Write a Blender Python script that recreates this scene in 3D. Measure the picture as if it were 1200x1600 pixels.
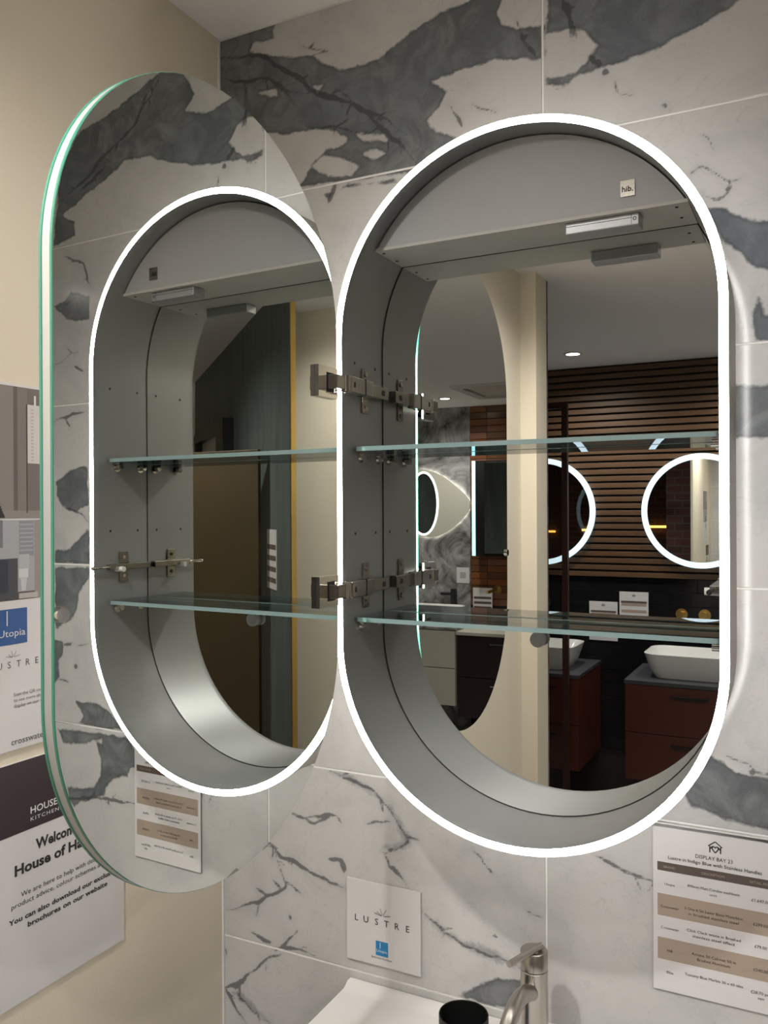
import bpy, bmesh, math, random
import numpy as np
from mathutils import Matrix, Vector

# ------------------------------------------------------------------ camera, world, exposure
Z0 = 0.9234                      # height of the lowest visible tile joint above the floor
CEIL = 1.4766                    # ceiling above that joint
scene = bpy.context.scene
C = scene.collection
for o in list(bpy.data.objects):
    bpy.data.objects.remove(o)
cam_d = bpy.data.cameras.new('camera')
cam_d.sensor_fit = 'HORIZONTAL'
cam_d.sensor_width = 36.0
cam_d.lens = 1337.18 / 1200 * 36.0
cam_d.clip_start = 0.02
camera = bpy.data.objects.new('camera', cam_d)
C.objects.link(camera)
R_, U_, F_ = Vector((.89040, .45515, -.00481)), Vector((.00370, .00334, .99999)), Vector((-.45516, .89041, -.00129))
M = Matrix((R_, U_, -F_)).transposed().to_4x4()
M.translation = Vector((.88265, -1.13590, .69751 + Z0))
camera.matrix_world = M
scene.camera = camera

world = bpy.data.worlds.new('world')
scene.world = world
world.use_nodes = True
world.node_tree.nodes['Background'].inputs[0].default_value = (.9, .92, 1, 1)
world.node_tree.nodes['Background'].inputs[1].default_value = 0.02
scene.view_settings.view_transform = 'Standard'
scene.view_settings.look = 'None'
scene.view_settings.gamma = 1
scene.view_settings.use_curve_mapping = False
scene.view_settings.exposure = 0.52
DOWNLIGHT_W = 72.0
LED_STRENGTH = 29.0

random.seed(4)
# ------------------------------------------------------------------ helpers
def sm(nt, t, **k):
    n = nt.nodes.new(t)
    for a, b in k.items():
        setattr(n, a, b)
    return n

def mat(name, col, rough=.5, metal=0.0, emit=None, strength=0.0, bump=0.0, bscale=200., var=0.0, vscale=6., spec=.5, stretch=None):
    m = bpy.data.materials.new(name)
    m.use_nodes = True
    nt = m.node_tree
    b = nt.nodes['Principled BSDF']
    b.inputs['Base Color'].default_value = (*col, 1)
    b.inputs['Roughness'].default_value = rough
    b.inputs['Metallic'].default_value = metal
    b.inputs['Specular IOR Level'].default_value = spec
    if emit:
        b.inputs['Emission Color'].default_value = (*emit, 1)
        b.inputs['Emission Strength'].default_value = strength
    if bump or var:
        tc = sm(nt, 'ShaderNodeTexCoord')
        src = tc.outputs['Object']
        if stretch:
            mp = sm(nt, 'ShaderNodeMapping')
            mp.inputs['Scale'].default_value = stretch
            nt.links.new(src, mp.inputs[0])
            src = mp.outputs[0]
        if bump:
            n = sm(nt, 'ShaderNodeTexNoise')
            n.inputs['Scale'].default_value = bscale
            nt.links.new(src, n.inputs['Vector'])
            bp = sm(nt, 'ShaderNodeBump')
            bp.inputs['Strength'].default_value = bump
            bp.inputs['Distance'].default_value = .002
            nt.links.new(n.outputs[0], bp.inputs['Height'])
            nt.links.new(bp.outputs[0], b.inputs['Normal'])
        if var:
            n = sm(nt, 'ShaderNodeTexNoise')
            n.inputs['Scale'].default_value = vscale
            n.inputs['Detail'].default_value = 6
            nt.links.new(src, n.inputs['Vector'])
            mx = sm(nt, 'ShaderNodeMix', data_type='RGBA')
            mx.inputs[6].default_value = (*[c * (1 - var) for c in col], 1)
            mx.inputs[7].default_value = (*[min(1, c * (1 + var)) for c in col], 1)
            nt.links.new(n.outputs[0], mx.inputs[0])
            nt.links.new(mx.outputs[2], b.inputs['Base Color'])
    return m

def clear_mat(name, tint, gloss=.04, rough=0.0):
    m = bpy.data.materials.new(name)
    m.use_nodes = True
    nt = m.node_tree
    nt.nodes.clear()
    out = sm(nt, 'ShaderNodeOutputMaterial')
    tr = sm(nt, 'ShaderNodeBsdfTransparent')
    tr.inputs[0].default_value = (*tint, 1)
    gl = sm(nt, 'ShaderNodeBsdfGlossy')
    gl.inputs['Roughness'].default_value = rough
    fr = sm(nt, 'ShaderNodeFresnel')
    fr.inputs[0].default_value = 1.5
    mx = sm(nt, 'ShaderNodeMixShader')
    nt.links.new(fr.outputs[0], mx.inputs[0])
    nt.links.new(tr.outputs[0], mx.inputs[1])
    nt.links.new(gl.outputs[0], mx.inputs[2])
    nt.links.new(mx.outputs[0], out.inputs[0])
    return m

def attr_mat(name, rough=.6):
    m = bpy.data.materials.new(name)
    m.use_nodes = True
    nt = m.node_tree
    a = sm(nt, 'ShaderNodeAttribute', attribute_name='print')
    b = nt.nodes['Principled BSDF']
    b.inputs['Roughness'].default_value = rough
    nt.links.new(a.outputs['Color'], b.inputs['Base Color'])
    return m

def par(o, parent):
    o.parent = parent
    if parent is not None and parent.type == 'EMPTY':
        o.matrix_parent_inverse = Matrix.Translation(-parent.location)

def obj(name, bm, mats, parent=None, smooth=False):
    if isinstance(bm, bmesh.types.BMesh):
        bmesh.ops.recalc_face_normals(bm, faces=bm.faces)
        me = bpy.data.meshes.new(name)
        bm.to_mesh(me)
        bm.free()
    else:
        me = bm
    for m in (mats if isinstance(mats, (list, tuple)) else [mats]):
        me.materials.append(m)
    if smooth:
        me.polygons.foreach_set('use_smooth', [True] * len(me.polygons))
        try:
            me.set_sharp_from_angle(angle=math.radians(40))
        except Exception:
            pass
    o = bpy.data.objects.new(name, me)
    C.objects.link(o)
    if parent is not None:
        par(o, parent)
    return o

def tag(o, label, cat, group=None):
    o['label'] = label
    o['category'] = cat
    if group:
        o['group'] = group
    return o

def thing(name, label, cat, loc, group=None):
    o = bpy.data.objects.new(name, None)
    o.empty_display_size = .05
    o.location = (loc[0], loc[1], loc[2] + Z0)
    C.objects.link(o)
    return tag(o, label, cat, group)

def struct(o):
    o['kind'] = 'structure'
    return o

def B(): return bmesh.new()

def box(bm, x0, x1, y0, y1, z0, z1, mi=0, bev=0.0):
    """axis-aligned box, z given above the joint datum"""
    x0, x1 = sorted((x0, x1)); y0, y1 = sorted((y0, y1)); z0, z1 = sorted((z0, z1))
    z0 += Z0; z1 += Z0
    vs = [bm.verts.new(p) for p in [(x0, y0, z0), (x1, y0, z0), (x1, y1, z0), (x0, y1, z0), (x0, y0, z1), (x1, y0, z1), (x1, y1, z1), (x0, y1, z1)]]
    fs = [bm.faces.new([vs[i] for i in f]) for f in [(0, 1, 2, 3), (4, 5, 6, 7), (0, 1, 5, 4), (1, 2, 6, 5), (2, 3, 7, 6), (3, 0, 4, 7)]]
    for f in fs:
        f.material_index = mi
    if bev:
        bmesh.ops.bevel(bm, geom=list({e for f in fs for e in f.edges}), offset=bev, segments=2, affect='EDGES', profile=.5)
    return bm

def bx(*a, **k): return box(B(), *a, **k)

def frame_map(o, u, v, n):
    """local (u, v, w) to world; v axis up"""
    o, u, v, n = Vector(o), Vector(u), Vector(v), Vector(n)
    o = o + Vector((0, 0, Z0))
    return lambda a, b, c: o + u * a + v * b + n * c

XZ = lambda x, y, z: Vector((x, y, z + Z0))

def prism(bm, outline, f, w0, w1, mcap0=0, mcap1=0, mside=0, cap0=True, cap1=True):
    a = [bm.verts.new(f(p[0], p[1], w0)) for p in outline]
    b = [bm.verts.new(f(p[0], p[1], w1)) for p in outline]
    n = len(outline)
    if cap0:
        bm.faces.new(a[::-1]).material_index = mcap0
    if cap1:
        bm.faces.new(b).material_index = mcap1
    for i in range(n):
        bm.faces.new([a[i], a[(i + 1) % n], b[(i + 1) % n], b[i]]).material_index = mside
    return bm

def ring_prism(bm, outs, ins, f, w0, w1, mi=0):
    n = len(outs)
    L = [[bm.verts.new(f(p[0], p[1], w)) for p in q] for q, w in ((outs, w0), (outs, w1), (ins, w1), (ins, w0))]
    for k in range(4):
        a, b = L[k], L[(k + 1) % 4]
        for i in range(n):
            bm.faces.new([a[i], a[(i + 1) % n], b[(i + 1) % n], b[i]]).material_index = mi
    return bm

def stadium(w, h, n=48):
    r = w / 2
    t = [(r * math.cos(a), h / 2 - r + r * math.sin(a)) for a in [math.pi * i / n for i in range(n + 1)]]
    return t + [(-x, -z) for x, z in t]

def circle(r, n=32, cx=0, cz=0, rz=None):
    return [(cx + r * math.cos(2 * math.pi * i / n), cz + (rz or r) * math.sin(2 * math.pi * i / n)) for i in range(n)]

def rrect(w, h, r, n=6):
    o = []
    for cx, cz, a0 in ((w / 2 - r, h / 2 - r, 0), (-w / 2 + r, h / 2 - r, 90), (-w / 2 + r, -h / 2 + r, 180), (w / 2 - r, -h / 2 + r, 270)):
        for i in range(n + 1):
            a = math.radians(a0 + 90 * i / n)
            o.append((cx + r * math.cos(a), cz + r * math.sin(a)))
    return o

def tube(bm, pts, r, n=14, caps=True):
    pts = [Vector((p[0], p[1], p[2] + Z0)) for p in pts]
    rings = []
    up = Vector((0, 0, 1))
    for i, p in enumerate(pts):
        d = (pts[min(i + 1, len(pts) - 1)] - pts[max(i - 1, 0)]).normalized()
        a = d.cross(up if abs(d.z) < .95 else Vector((1, 0, 0))).normalized()
        b = d.cross(a)
        rr = r[i] if isinstance(r, (list, tuple)) else r
        rings.append([bm.verts.new(p + a * (rr * math.cos(2 * math.pi * k / n)) + b * (rr * math.sin(2 * math.pi * k / n))) for k in range(n)])
    for A, D in zip(rings, rings[1:]):
        for k in range(n):
            bm.faces.new([A[k], A[(k + 1) % n], D[(k + 1) % n], D[k]])
    if caps:
        bm.faces.new(rings[0]); bm.faces.new(rings[-1][::-1])
    return bm

def lathe(bm, prof, cx, cy, n=40):
    """prof: (r, z) from bottom to top; ends closed when r == 0"""
    rings = []
    for r, z in prof:
        if r < 1e-6:
            rings.append([bm.verts.new((cx, cy, z + Z0))])
        else:
            rings.append([bm.verts.new((cx + r * math.cos(2 * math.pi * k / n), cy + r * math.sin(2 * math.pi * k / n), z + Z0)) for k in range(n)])
    for a, b in zip(rings, rings[1:]):
        for k in range(n):
            k2 = (k + 1) % n
            if len(a) == 1 and len(b) == 1:
                continue
            if len(a) == 1:
                bm.faces.new([a[0], b[k2], b[k]])
            elif len(b) == 1:
                bm.faces.new([a[k], a[k2], b[0]])
            else:
                bm.faces.new([a[k], a[k2], b[k2], b[k]])
    return bm

def text_into(bm, f, s, u, v, height, width=None, w=0.0, align='LEFT', bold=0.0, spacing=1.0):
    """flat lettering: cap height `height`, left/centre/right at u, baseline v"""
    cu = bpy.data.curves.new('lettering', 'FONT')
    cu.body = s
    cu.resolution_u = 2
    cu.offset = bold
    cu.space_character = spacing
    o = bpy.data.objects.new('lettering_source', cu)
    me = bpy.data.meshes.new_from_object(o)
    if len(me.vertices):
        co = np.array([vv.co[:] for vv in me.vertices])
        x0, x1 = co[:, 0].min(), co[:, 0].max()
        sc_ = height / .69
        sx = sc_ if width is None else width / max(1e-6, x1 - x0)
        off = {'LEFT': 0, 'CENTER': -(x1 - x0) * sx / 2, 'RIGHT': -(x1 - x0) * sx}[align]
        vs = [bm.verts.new(f(u + off + (p[0] - x0) * sx, v + p[1] * sc_, w)) for p in co]
        for p in me.polygons:
            try:
                bm.faces.new([vs[i] for i in p.vertices])
            except ValueError:
                pass
    bpy.data.objects.remove(o)
    bpy.data.curves.remove(cu)
    bpy.data.meshes.remove(me)
    return bm

def quad(bm, f, u0, u1, v0, v1, w, mi=0):
    bm.faces.new([bm.verts.new(f(*p)) for p in ((u0, v0, w), (u1, v0, w), (u1, v1, w), (u0, v1, w))]).material_index = mi
    return bm

def slab(bm, f, u0, u1, v0, v1, w0, w1, mi=0):
    return prism(bm, [(u0, v0), (u1, v0), (u1, v1), (u0, v1)], f, w0, w1, mi, mi, mi)

def stroke(bm, f, pts, t, w):
    for (a, b), (c, d) in zip(pts, pts[1:]):
        L = math.hypot(c - a, d - b)
        nx, ny = -(d - b) / L * t / 2, (c - a) / L * t / 2
        bm.faces.new([bm.verts.new(f(*p)) for p in ((a + nx, b + ny, w), (a - nx, b - ny, w), (c - nx, d - ny, w), (c + nx, d + ny, w))])
    return bm

def print_mesh(name, f, shapes, w, parent):
    """flat printed picture: list of (colour, polygon) laid in thin layers"""
    bm = B()
    lay = bm.loops.layers.float_color.new('print')
    for i, (c, poly) in enumerate(shapes):
        fc = bm.faces.new([bm.verts.new(f(u, v, w + i * 1.5e-5)) for u, v in poly])
        for l in fc.loops:
            l[lay] = (*c, 1)
    me = bpy.data.meshes.new(name)
    bm.to_mesh(me)
    bm.free()
    return obj(name, me, MAT['print'], parent)

def R4(u0, u1, v0, v1): return [(u0, v0), (u1, v0), (u1, v1), (u0, v1)]

# ------------------------------------------------------------------ materials
MAT = {}
MAT['print'] = attr_mat('print', .45)
MAT['beige'] = mat('beige_paint', (.72, .645, .52), .75, bump=.15, bscale=350, var=.03, vscale=3)
MAT['ceil'] = mat('white_ceiling_paint', (.80, .77, .755), .85, bump=.1, bscale=300)
MAT['floor'] = mat('grey_floor_tile', (.30, .29, .28), .35, var=.15, vscale=4)
MAT['grout'] = mat('white_grout', (.85, .84, .82), .7)
MAT['white'] = mat('white_gloss', (.74, .73, .71), .18)
MAT['paper'] = mat('white_paper', (.66, .64, .64), .32)
MAT['ink'] = mat('black_ink', (.012, .012, .014), .5)
MAT['maroon'] = mat('dark_maroon_print', (.022, .009, .013), .4)
MAT['whiteink'] = mat('white_ink', (.75, .75, .75), .5)
MAT['greyink'] = mat('grey_ink', (.08, .08, .085), .5)
MAT['taupe'] = mat('taupe_print', (.105, .08, .07), .4)
MAT['tan'] = mat('tan_print', (.38, .30, .24), .4)
MAT['blue'] = mat('blue_print', (.012, .20, .46), .4)
MAT['deepblue'] = mat('deep_blue_print', (.010, .08, .28), .4)
MAT['mirror'] = mat('mirror_silver', (.84, .855, .83), 0.0, 1.0)
MAT['glassedge'] = mat('green_glass_edge', (.05, .23, .155), .12, spec=.6)
MAT['alu'] = mat('brushed_aluminium', (.52, .53, .54), .42, .6, bump=.06, bscale=60, stretch=(1, 1, 40))
MAT['shell'] = mat('satin_aluminium_inside', (.33, .335, .335), .42, .5, bump=.05, bscale=60, stretch=(40, 1, 40), var=.05, vscale=20)
MAT['body'] = mat('champagne_aluminium', (.42, .385, .35), .55, .3, bump=.05, bscale=60, stretch=(1, 30, 1))
MAT['fascia'] = mat('grey_fascia', (.46, .465, .465), .5, .0)
MAT['board'] = mat('grey_board_underside', (.58, .56, .52), .5, .0)
MAT['dark'] = mat('dark_rubber', (.015, .015, .014), .6)
MAT['chrome'] = mat('polished_nickel', (.74, .71, .66), .07, 1.0)
MAT['nickel'] = mat('satin_nickel', (.40, .375, .335), .2, 1.0)
MAT['steel'] = mat('brushed_stainless', (.48, .45, .41), .28, 1.0, bump=.05, bscale=80, stretch=(60, 60, 1))
MAT['grey'] = mat('grey_plastic', (.38, .38, .37), .4)
MAT['led'] = mat('warm_white_led', (.9, .88, .82), .4, emit=(1.0, .975, .935), strength=LED_STRENGTH)
MAT['coolled'] = mat('cool_white_led', (.8, .9, 1), .4, emit=(.60, .84, 1.0), strength=.80)
MAT['cyanled'] = mat('cyan_led', (.6, .9, 1), .4, emit=(.35, .85, .95), strength=1.5)
MAT['lens'] = mat('downlight_lens', (.9, .9, .9), .4, emit=(1, .97, .92), strength=14)
MAT['shelf'] = clear_mat('shelf_glass', (.93, .965, .95))
MAT['shelfedge'] = mat('shelf_glass_edge', (.30, .42, .42), .1, spec=.7)
MAT['screen'] = clear_mat('screen_glass', (.86, .86, .84))
MAT['acrylic'] = clear_mat('clear_acrylic', (.97, .97, .98))
MAT['wood'] = mat('walnut_slat', (.105, .053, .024), .5, var=.35, vscale=7, stretch=(.6, 6, 14))
MAT['darkwall'] = mat('dark_backing', (.018, .012, .010), .7)
MAT['blacktile'] = mat('black_glazed_tile', (.008, .008, .009), .12, var=.3)
MAT['redbrown'] = mat('terracotta_lacquer', (.075, .016, .009), .4)
MAT['slate'] = mat('slate_top', (.05, .052, .058), .4, var=.25, vscale=25)
MAT['black'] = mat('matt_black', (.008, .008, .008), .35)
MAT['bronze'] = mat('dark_bronze', (.045, .018, .014), .4, .4)
MAT['gold'] = mat('brushed_gold', (.62, .42, .14), .28, 1.0)
MAT['brown'] = mat('dark_brown_veneer', (.060, .040, .014), .55, var=.2, vscale=5)
MAT['cream'] = mat('cream_lacquer', (.55, .52, .45), .35)
MAT['plum'] = mat('dark_plum_lacquer', (.022, .010, .010), .35)
MAT['indigo'] = mat('indigo_lacquer', (.02, .035, .10), .4)
MAT['warmlight'] = mat('warm_light_bar', (1, .7, .3), .4, emit=(1, .55, .12), strength=2.2)

def marble_mat():
    m = bpy.data.materials.new('blue_grey_marble')
    m.use_nodes = True
    nt = m.node_tree
    L = nt.links.new
    b = nt.nodes['Principled BSDF']
    b.inputs['Roughness'].default_value = .13
    b.inputs['Specular IOR Level'].default_value = .3
    tc = sm(nt, 'ShaderNodeTexCoord')
    def noise(s, d=6, r=.55, dist=0.0, off=0.0):
        n = sm(nt, 'ShaderNodeTexNoise')
        n.inputs['Scale'].default_value = s
        n.inputs['Detail'].default_value = d
        n.inputs['Roughness'].default_value = r
        n.inputs['Distortion'].default_value = dist
        if off:
            a = sm(nt, 'ShaderNodeVectorMath', operation='ADD')
            a.inputs[1].default_value = (off, off, off)
            L(tc.outputs['Object'], a.inputs[0]); L(a.outputs[0], n.inputs['Vector'])
        else:
            L(tc.outputs['Object'], n.inputs['Vector'])
        return n.outputs[0]
    def math_(op, a, c, d=None):
        n = sm(nt, 'ShaderNodeMath', operation=op)
        for i, v in enumerate((a, c, d)):
            if v is None:
                continue
            if isinstance(v, (int, float)):
                n.inputs[i].default_value = v
            else:
                L(v, n.inputs[i])
        return n.outputs[0]
    def step(x, lo, hi):
        n = sm(nt, 'ShaderNodeMapRange', interpolation_type='SMOOTHSTEP')
        n.inputs[1].default_value = lo; n.inputs[2].default_value = hi
        L(x, n.inputs[0])
        return n.outputs[0]
    def mixc(f, a, c):
        n = sm(nt, 'ShaderNodeMix', data_type='RGBA')
        if isinstance(f, float):
            n.inputs[0].default_value = f
        else:
            L(f, n.inputs[0])
        for i, v in ((6, a), (7, c)):
            if isinstance(v, tuple):
                n.inputs[i].default_value = (*v, 1)
            else:
                L(v, n.inputs[i])
        return n.outputs[2]
    ac = sm(nt, 'ShaderNodeAttribute', attribute_name='cloud').outputs['Fac']
    av = sm(nt, 'ShaderNodeAttribute', attribute_name='vein').outputs['Fac']
    n1 = noise(38, 6, .6); n2 = noise(150, 4, .6)
    d = math_('ADD', ac, math_('MULTIPLY', math_('SUBTRACT', n1, .5), .016))
    d = math_('ADD', d, math_('MULTIPLY', math_('SUBTRACT', n2, .5), .004))
    cloud = step(d, -.0015, .0035)
    n3 = noise(16, 8, .62, 1.2, 3.1)
    dark = mixc(step(n3, .36, .68), (.125, .133, .14), (.225, .235, .24))
    edge = math_('MULTIPLY', math_('SUBTRACT', 1.0, step(math_('ABSOLUTE', math_('SUBTRACT', d, .002), 0.0), 0.0, .006)), .35)
    dark = mixc(math_('MULTIPLY', step(noise(5, 3, .5, .5, 33.), .45, .62), .6), dark, (.13, .152, .18))
    dark = mixc(edge, dark, (.06, .062, .065))
    n5 = noise(70, 5, .7, 2.0, 7.7)
    dark = mixc(math_('MULTIPLY', step(math_('ABSOLUTE', math_('SUBTRACT', n5, .5), 0.0), .022, .0), .25), dark, (.05, .052, .055))
    n4 = noise(9, 7, .6, .8, 9.3)
    cream = mixc(step(n4, .42, .72), (.55, .538, .525), (.475, .475, .47))
    n6 = noise(14, 6, .65, 1.5, 21.)
    wisp = math_('MULTIPLY', step(math_('ABSOLUTE', math_('SUBTRACT', n6, .56), 0.0), .012, .0), .22)
    cream = mixc(wisp, cream, (.25, .25, .25))
    col = mixc(cloud, cream, dark)
    v = math_('ADD', av, math_('MULTIPLY', math_('SUBTRACT', noise(160, 5, .65, 0, 5.), .5), .0042))
    vm = math_('MULTIPLY', math_('SUBTRACT', 1.0, step(v, -.0010, .0014)), .74)
    halo = math_('MULTIPLY', math_('SUBTRACT', 1.0, step(math_('ADD', av, math_('MULTIPLY', math_('SUBTRACT', n1, .5), .02)), -.002, .010)), .10)
    asf = sm(nt, 'ShaderNodeAttribute', attribute_name='soft').outputs['Fac']
    sv = math_('ADD', asf, math_('MULTIPLY', math_('SUBTRACT', noise(75, 6, .68, .6, 12.), .5), .020))
    col = mixc(math_('MULTIPLY', step(sv, -.004, .006), .62), col, (.185, .19, .20))
    col = mixc(halo, col, (.16, .165, .17))
    col = mixc(vm, col, (.055, .057, .062))
    L(col, b.inputs['Base Color'])
    return m
MAT['marble'] = marble_mat()

def swirl_mat():
    m = mat('grey_swirl_marble', (.2, .2, .2), .25)
    nt = m.node_tree
    tc = sm(nt, 'ShaderNodeTexCoord')
    n = sm(nt, 'ShaderNodeTexNoise')
    n.inputs['Scale'].default_value = 3.2; n.inputs['Detail'].default_value = 9; n.inputs['Roughness'].default_value = .68; n.inputs['Distortion'].default_value = 2.5
    r = sm(nt, 'ShaderNodeValToRGB')
    r.color_ramp.elements[0].position = .36; r.color_ramp.elements[0].color = (.06, .055, .055, 1)
    r.color_ramp.elements[1].position = .66; r.color_ramp.elements[1].color = (.42, .41, .41, 1)
    nt.links.new(tc.outputs['Object'], n.inputs['Vector']); nt.links.new(n.outputs[0], r.inputs[0])
    nt.links.new(r.outputs[0], nt.nodes['Principled BSDF'].inputs['Base Color'])
    return m
MAT['swirl'] = swirl_mat()
MAT['slategreen'] = mat('green_grey_stone', (.085, .105, .10), .5, var=.55, vscale=5, stretch=(3, 3, .6))
MAT['kitkat'] = [mat('brown_glazed_tile_%s' % n, c, .2, var=.3, vscale=9) for n, c in (('rust', (.20, .075, .03)), ('umber', (.13, .06, .03)), ('rose', (.22, .10, .065)))]
def brick_mat():
    m = mat('dark_red_brick', (.08, .03, .025), .8)
    nt = m.node_tree
    tc = sm(nt, 'ShaderNodeTexCoord')
    mp = sm(nt, 'ShaderNodeMapping'); mp.inputs['Rotation'].default_value = (math.pi / 2, 0, 0)
    br = sm(nt, 'ShaderNodeTexBrick')
    br.inputs['Color1'].default_value = (.12, .045, .035, 1); br.inputs['Color2'].default_value = (.07, .03, .028, 1); br.inputs['Mortar'].default_value = (.11, .09, .085, 1)
    br.inputs['Scale'].default_value = 4.6
    nt.links.new(tc.outputs['Object'], mp.inputs[0]); nt.links.new(mp.outputs[0], br.inputs[0])
    nt.links.new(br.outputs[0], nt.nodes['Principled BSDF'].inputs['Base Color'])
    return m
MAT['brick'] = brick_mat()

# ------------------------------------------------------------------ the setting
struct(obj('floor', bx(-3, 4.6, -5.1, .1, -Z0 - .08, -Z0), MAT['floor']))
struct(obj('ceiling', bx(-3, 4.6, -5.1, .1, CEIL, CEIL + .08), MAT['ceil']))
wall_back = struct(obj('wall_back', bx(-.1, 1.75, .0012, .10, -Z0, CEIL), MAT['grout']))
struct(obj('wall_neighbour', bx(-3, -.1, 0, .10, -Z0, CEIL), MAT['brick']))
struct(obj('wall_right', bx(1.75, 4.6, 0, .10, -Z0, CEIL), MAT['beige']))
bm = B()
NIB = .053
poly = [(-.10, .0), (-.10, -1.76), (NIB, -1.76), (NIB, -1.64), (0, -1.64), (0, 0)]
a = [bm.verts.new((x, y, 0)) for x, y in poly]; b_ = [bm.verts.new((x, y, Z0 + CEIL)) for x, y in poly]
bm.faces.new(a); bm.faces.new(b_[::-1])
for i in range(6):
    bm.faces.new([a[i], a[(i + 1) % 6], b_[(i + 1) % 6], b_[i]])
struct(obj('wall_left', bm, MAT['beige']))
struct(obj('wall_outer_left', bx(-3.1, -3, -5.1, .1, -Z0, CEIL), MAT['beige']))
struct(obj('wall_outer_right', bx(4.6, 4.7, -5.1, .1, -Z0, CEIL), MAT['beige']))
struct(obj('trim_1', bx(0.0, .0028, -.0030, .008, -Z0, CEIL), MAT['white']))       # tile edge bead in the corner
struct(obj('trim_2', bx(0.0028, 1.75, -.0020, .004, CEIL - .003, CEIL), MAT['white']))  # sealant line under the ceiling

# marble pattern traced as outlines on the wall (x, height above datum)
DARK=[[(-.09,1.496),(.0,1.478),(.116,1.477),(.108,1.464),(.11,1.45),(.07,1.453),(.064,1.443),(.107,1.424),(.16,1.411),(.182,1.405),(.21,1.384),(.244,1.37),(.278,1.372),(.306,1.377),(.329,1.39),(.36,1.404),(.396,1.415),(.426,1.418),(.447,1.423),(.463,1.43),(.508,1.425),(.492,1.406),(.482,1.39),(.492,1.375),(.512,1.361),(.549,1.355),(.549,1.309),(.479,1.326),(.45,1.324),(.425,1.322),(.384,1.318),(.408,1.298),(.395,1.277),(.377,1.263),(.39,1.246),(.42,1.232),(.437,1.201),(.429,1.187),(.158,1.205),(-.033,1.255),(-.185,1.302)],[(.553,1.4),(.815,1.331),(.793,1.323),(.784,1.314),(.757,1.304),(.728,1.295),(.692,1.286),(.654,1.279),(.626,1.281),(.593,1.273),(.572,1.264),(.552,1.27)],[(.199,1.187),(.286,1.191),(.323,1.19),(.328,1.181),(.286,1.186),(.243,1.197),(.224,1.187),(.209,1.177)],[(.756,1.075),(.776,1.072),(.805,1.054),(.847,1.038),(.854,.97),(.812,.99),(.79,1.013),(.768,1.04)],[(.806,.937),(.815,.955),(.824,.935),(.847,.924),(.854,.895),(.811,.902)],[(.767,.853),(.793,.851),(.826,.847),(.86,.842),(.86,.778),(.825,.782),(.811,.785),(.767,.782)],[(.72,.349),(.758,.391),(.788,.375),(.824,.372),(.865,.37),(.865,.305),(.823,.305),(.787,.311),(.735,.321)],[(.418,.003),(.444,.025),(.477,.045),(.509,.049),(.529,.042),(.529,.008),(.473,.001)],[(1.053,1.202),(1.042,1.275),(1.031,1.352),(.977,1.41),(.938,1.414),(.875,1.431),(.832,1.447),(.773,1.467),(.722,1.454),(.694,1.409),(.717,1.385),(.662,1.37),(.609,1.372),(.584,1.35),(.61,1.328),(.62,1.306),(.61,1.287),(.631,1.279),(.695,1.286),(.762,1.306),(.797,1.324),(.863,1.327),(.907,1.305),(.958,1.287),(1.025,1.258),(.991,1.243),(.992,1.216)],[(1.055,1.092),(1.023,1.098),(1.005,1.114),(.954,1.098),(.954,1.054),(.988,1.054),(1.015,1.06)],[(1.051,.756),(1.004,.778),(.96,.786),(.96,.711),(.995,.696),(1.028,.708),(1.045,.728)],[(1.052,.625),(1.011,.63),(.978,.656),(.957,.668),(.958,.6),(1.052,.6)],[(1.052,.593),(.958,.595),(.958,.574),(.984,.549),(.991,.516),(1.0,.499),(1.047,.474),(1.053,.479)],[(1.064,.457),(1.03,.453),(1.032,.431),(1.044,.417),(1.039,.382),(1.064,.365)],[(.999,.345),(.946,.345),(.909,.336),(.872,.304),(.925,.297),(.992,.302),(.977,.317)],[(1.049,.287),(.866,.294),(.841,.271),(.841,.24),(.922,.229),(.932,.238),(.928,.281),(.982,.263),(1.033,.259)],[(.941,.273),(.842,.273),(.863,.221),(.892,.214),(.917,.193),(.921,.177),(.987,.153),(1.002,.142),(1.016,.158),(1.021,.179),(.949,.188),(.932,.215),(.932,.244)]]
CREAM=[[(.053,1.303),(.099,1.3),(.128,1.292),(.174,1.291),(.209,1.284),(.243,1.264),(.234,1.257),(.204,1.255),(.179,1.238),(.164,1.215),(.153,1.208),(.052,1.217)],[(.179,1.234),(.199,1.245),(.229,1.237),(.262,1.218),(.248,1.208),(.209,1.213)],[(.272,1.235),(.291,1.238),(.305,1.229),(.286,1.224)],[(.08,1.37),(.115,1.37),(.117,1.357)],[(.182,1.358),(.2,1.356),(.19,1.346)],[(.258,1.267),(.305,1.256),(.314,1.248),(.272,1.256)],[(.553,1.343),(.58,1.341),(.604,1.332),(.621,1.31),(.606,1.293),(.59,1.284),(.57,1.281),(.552,1.287)],[(.572,1.264),(.583,1.268),(.552,1.272),(.552,1.267)]]
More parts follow.
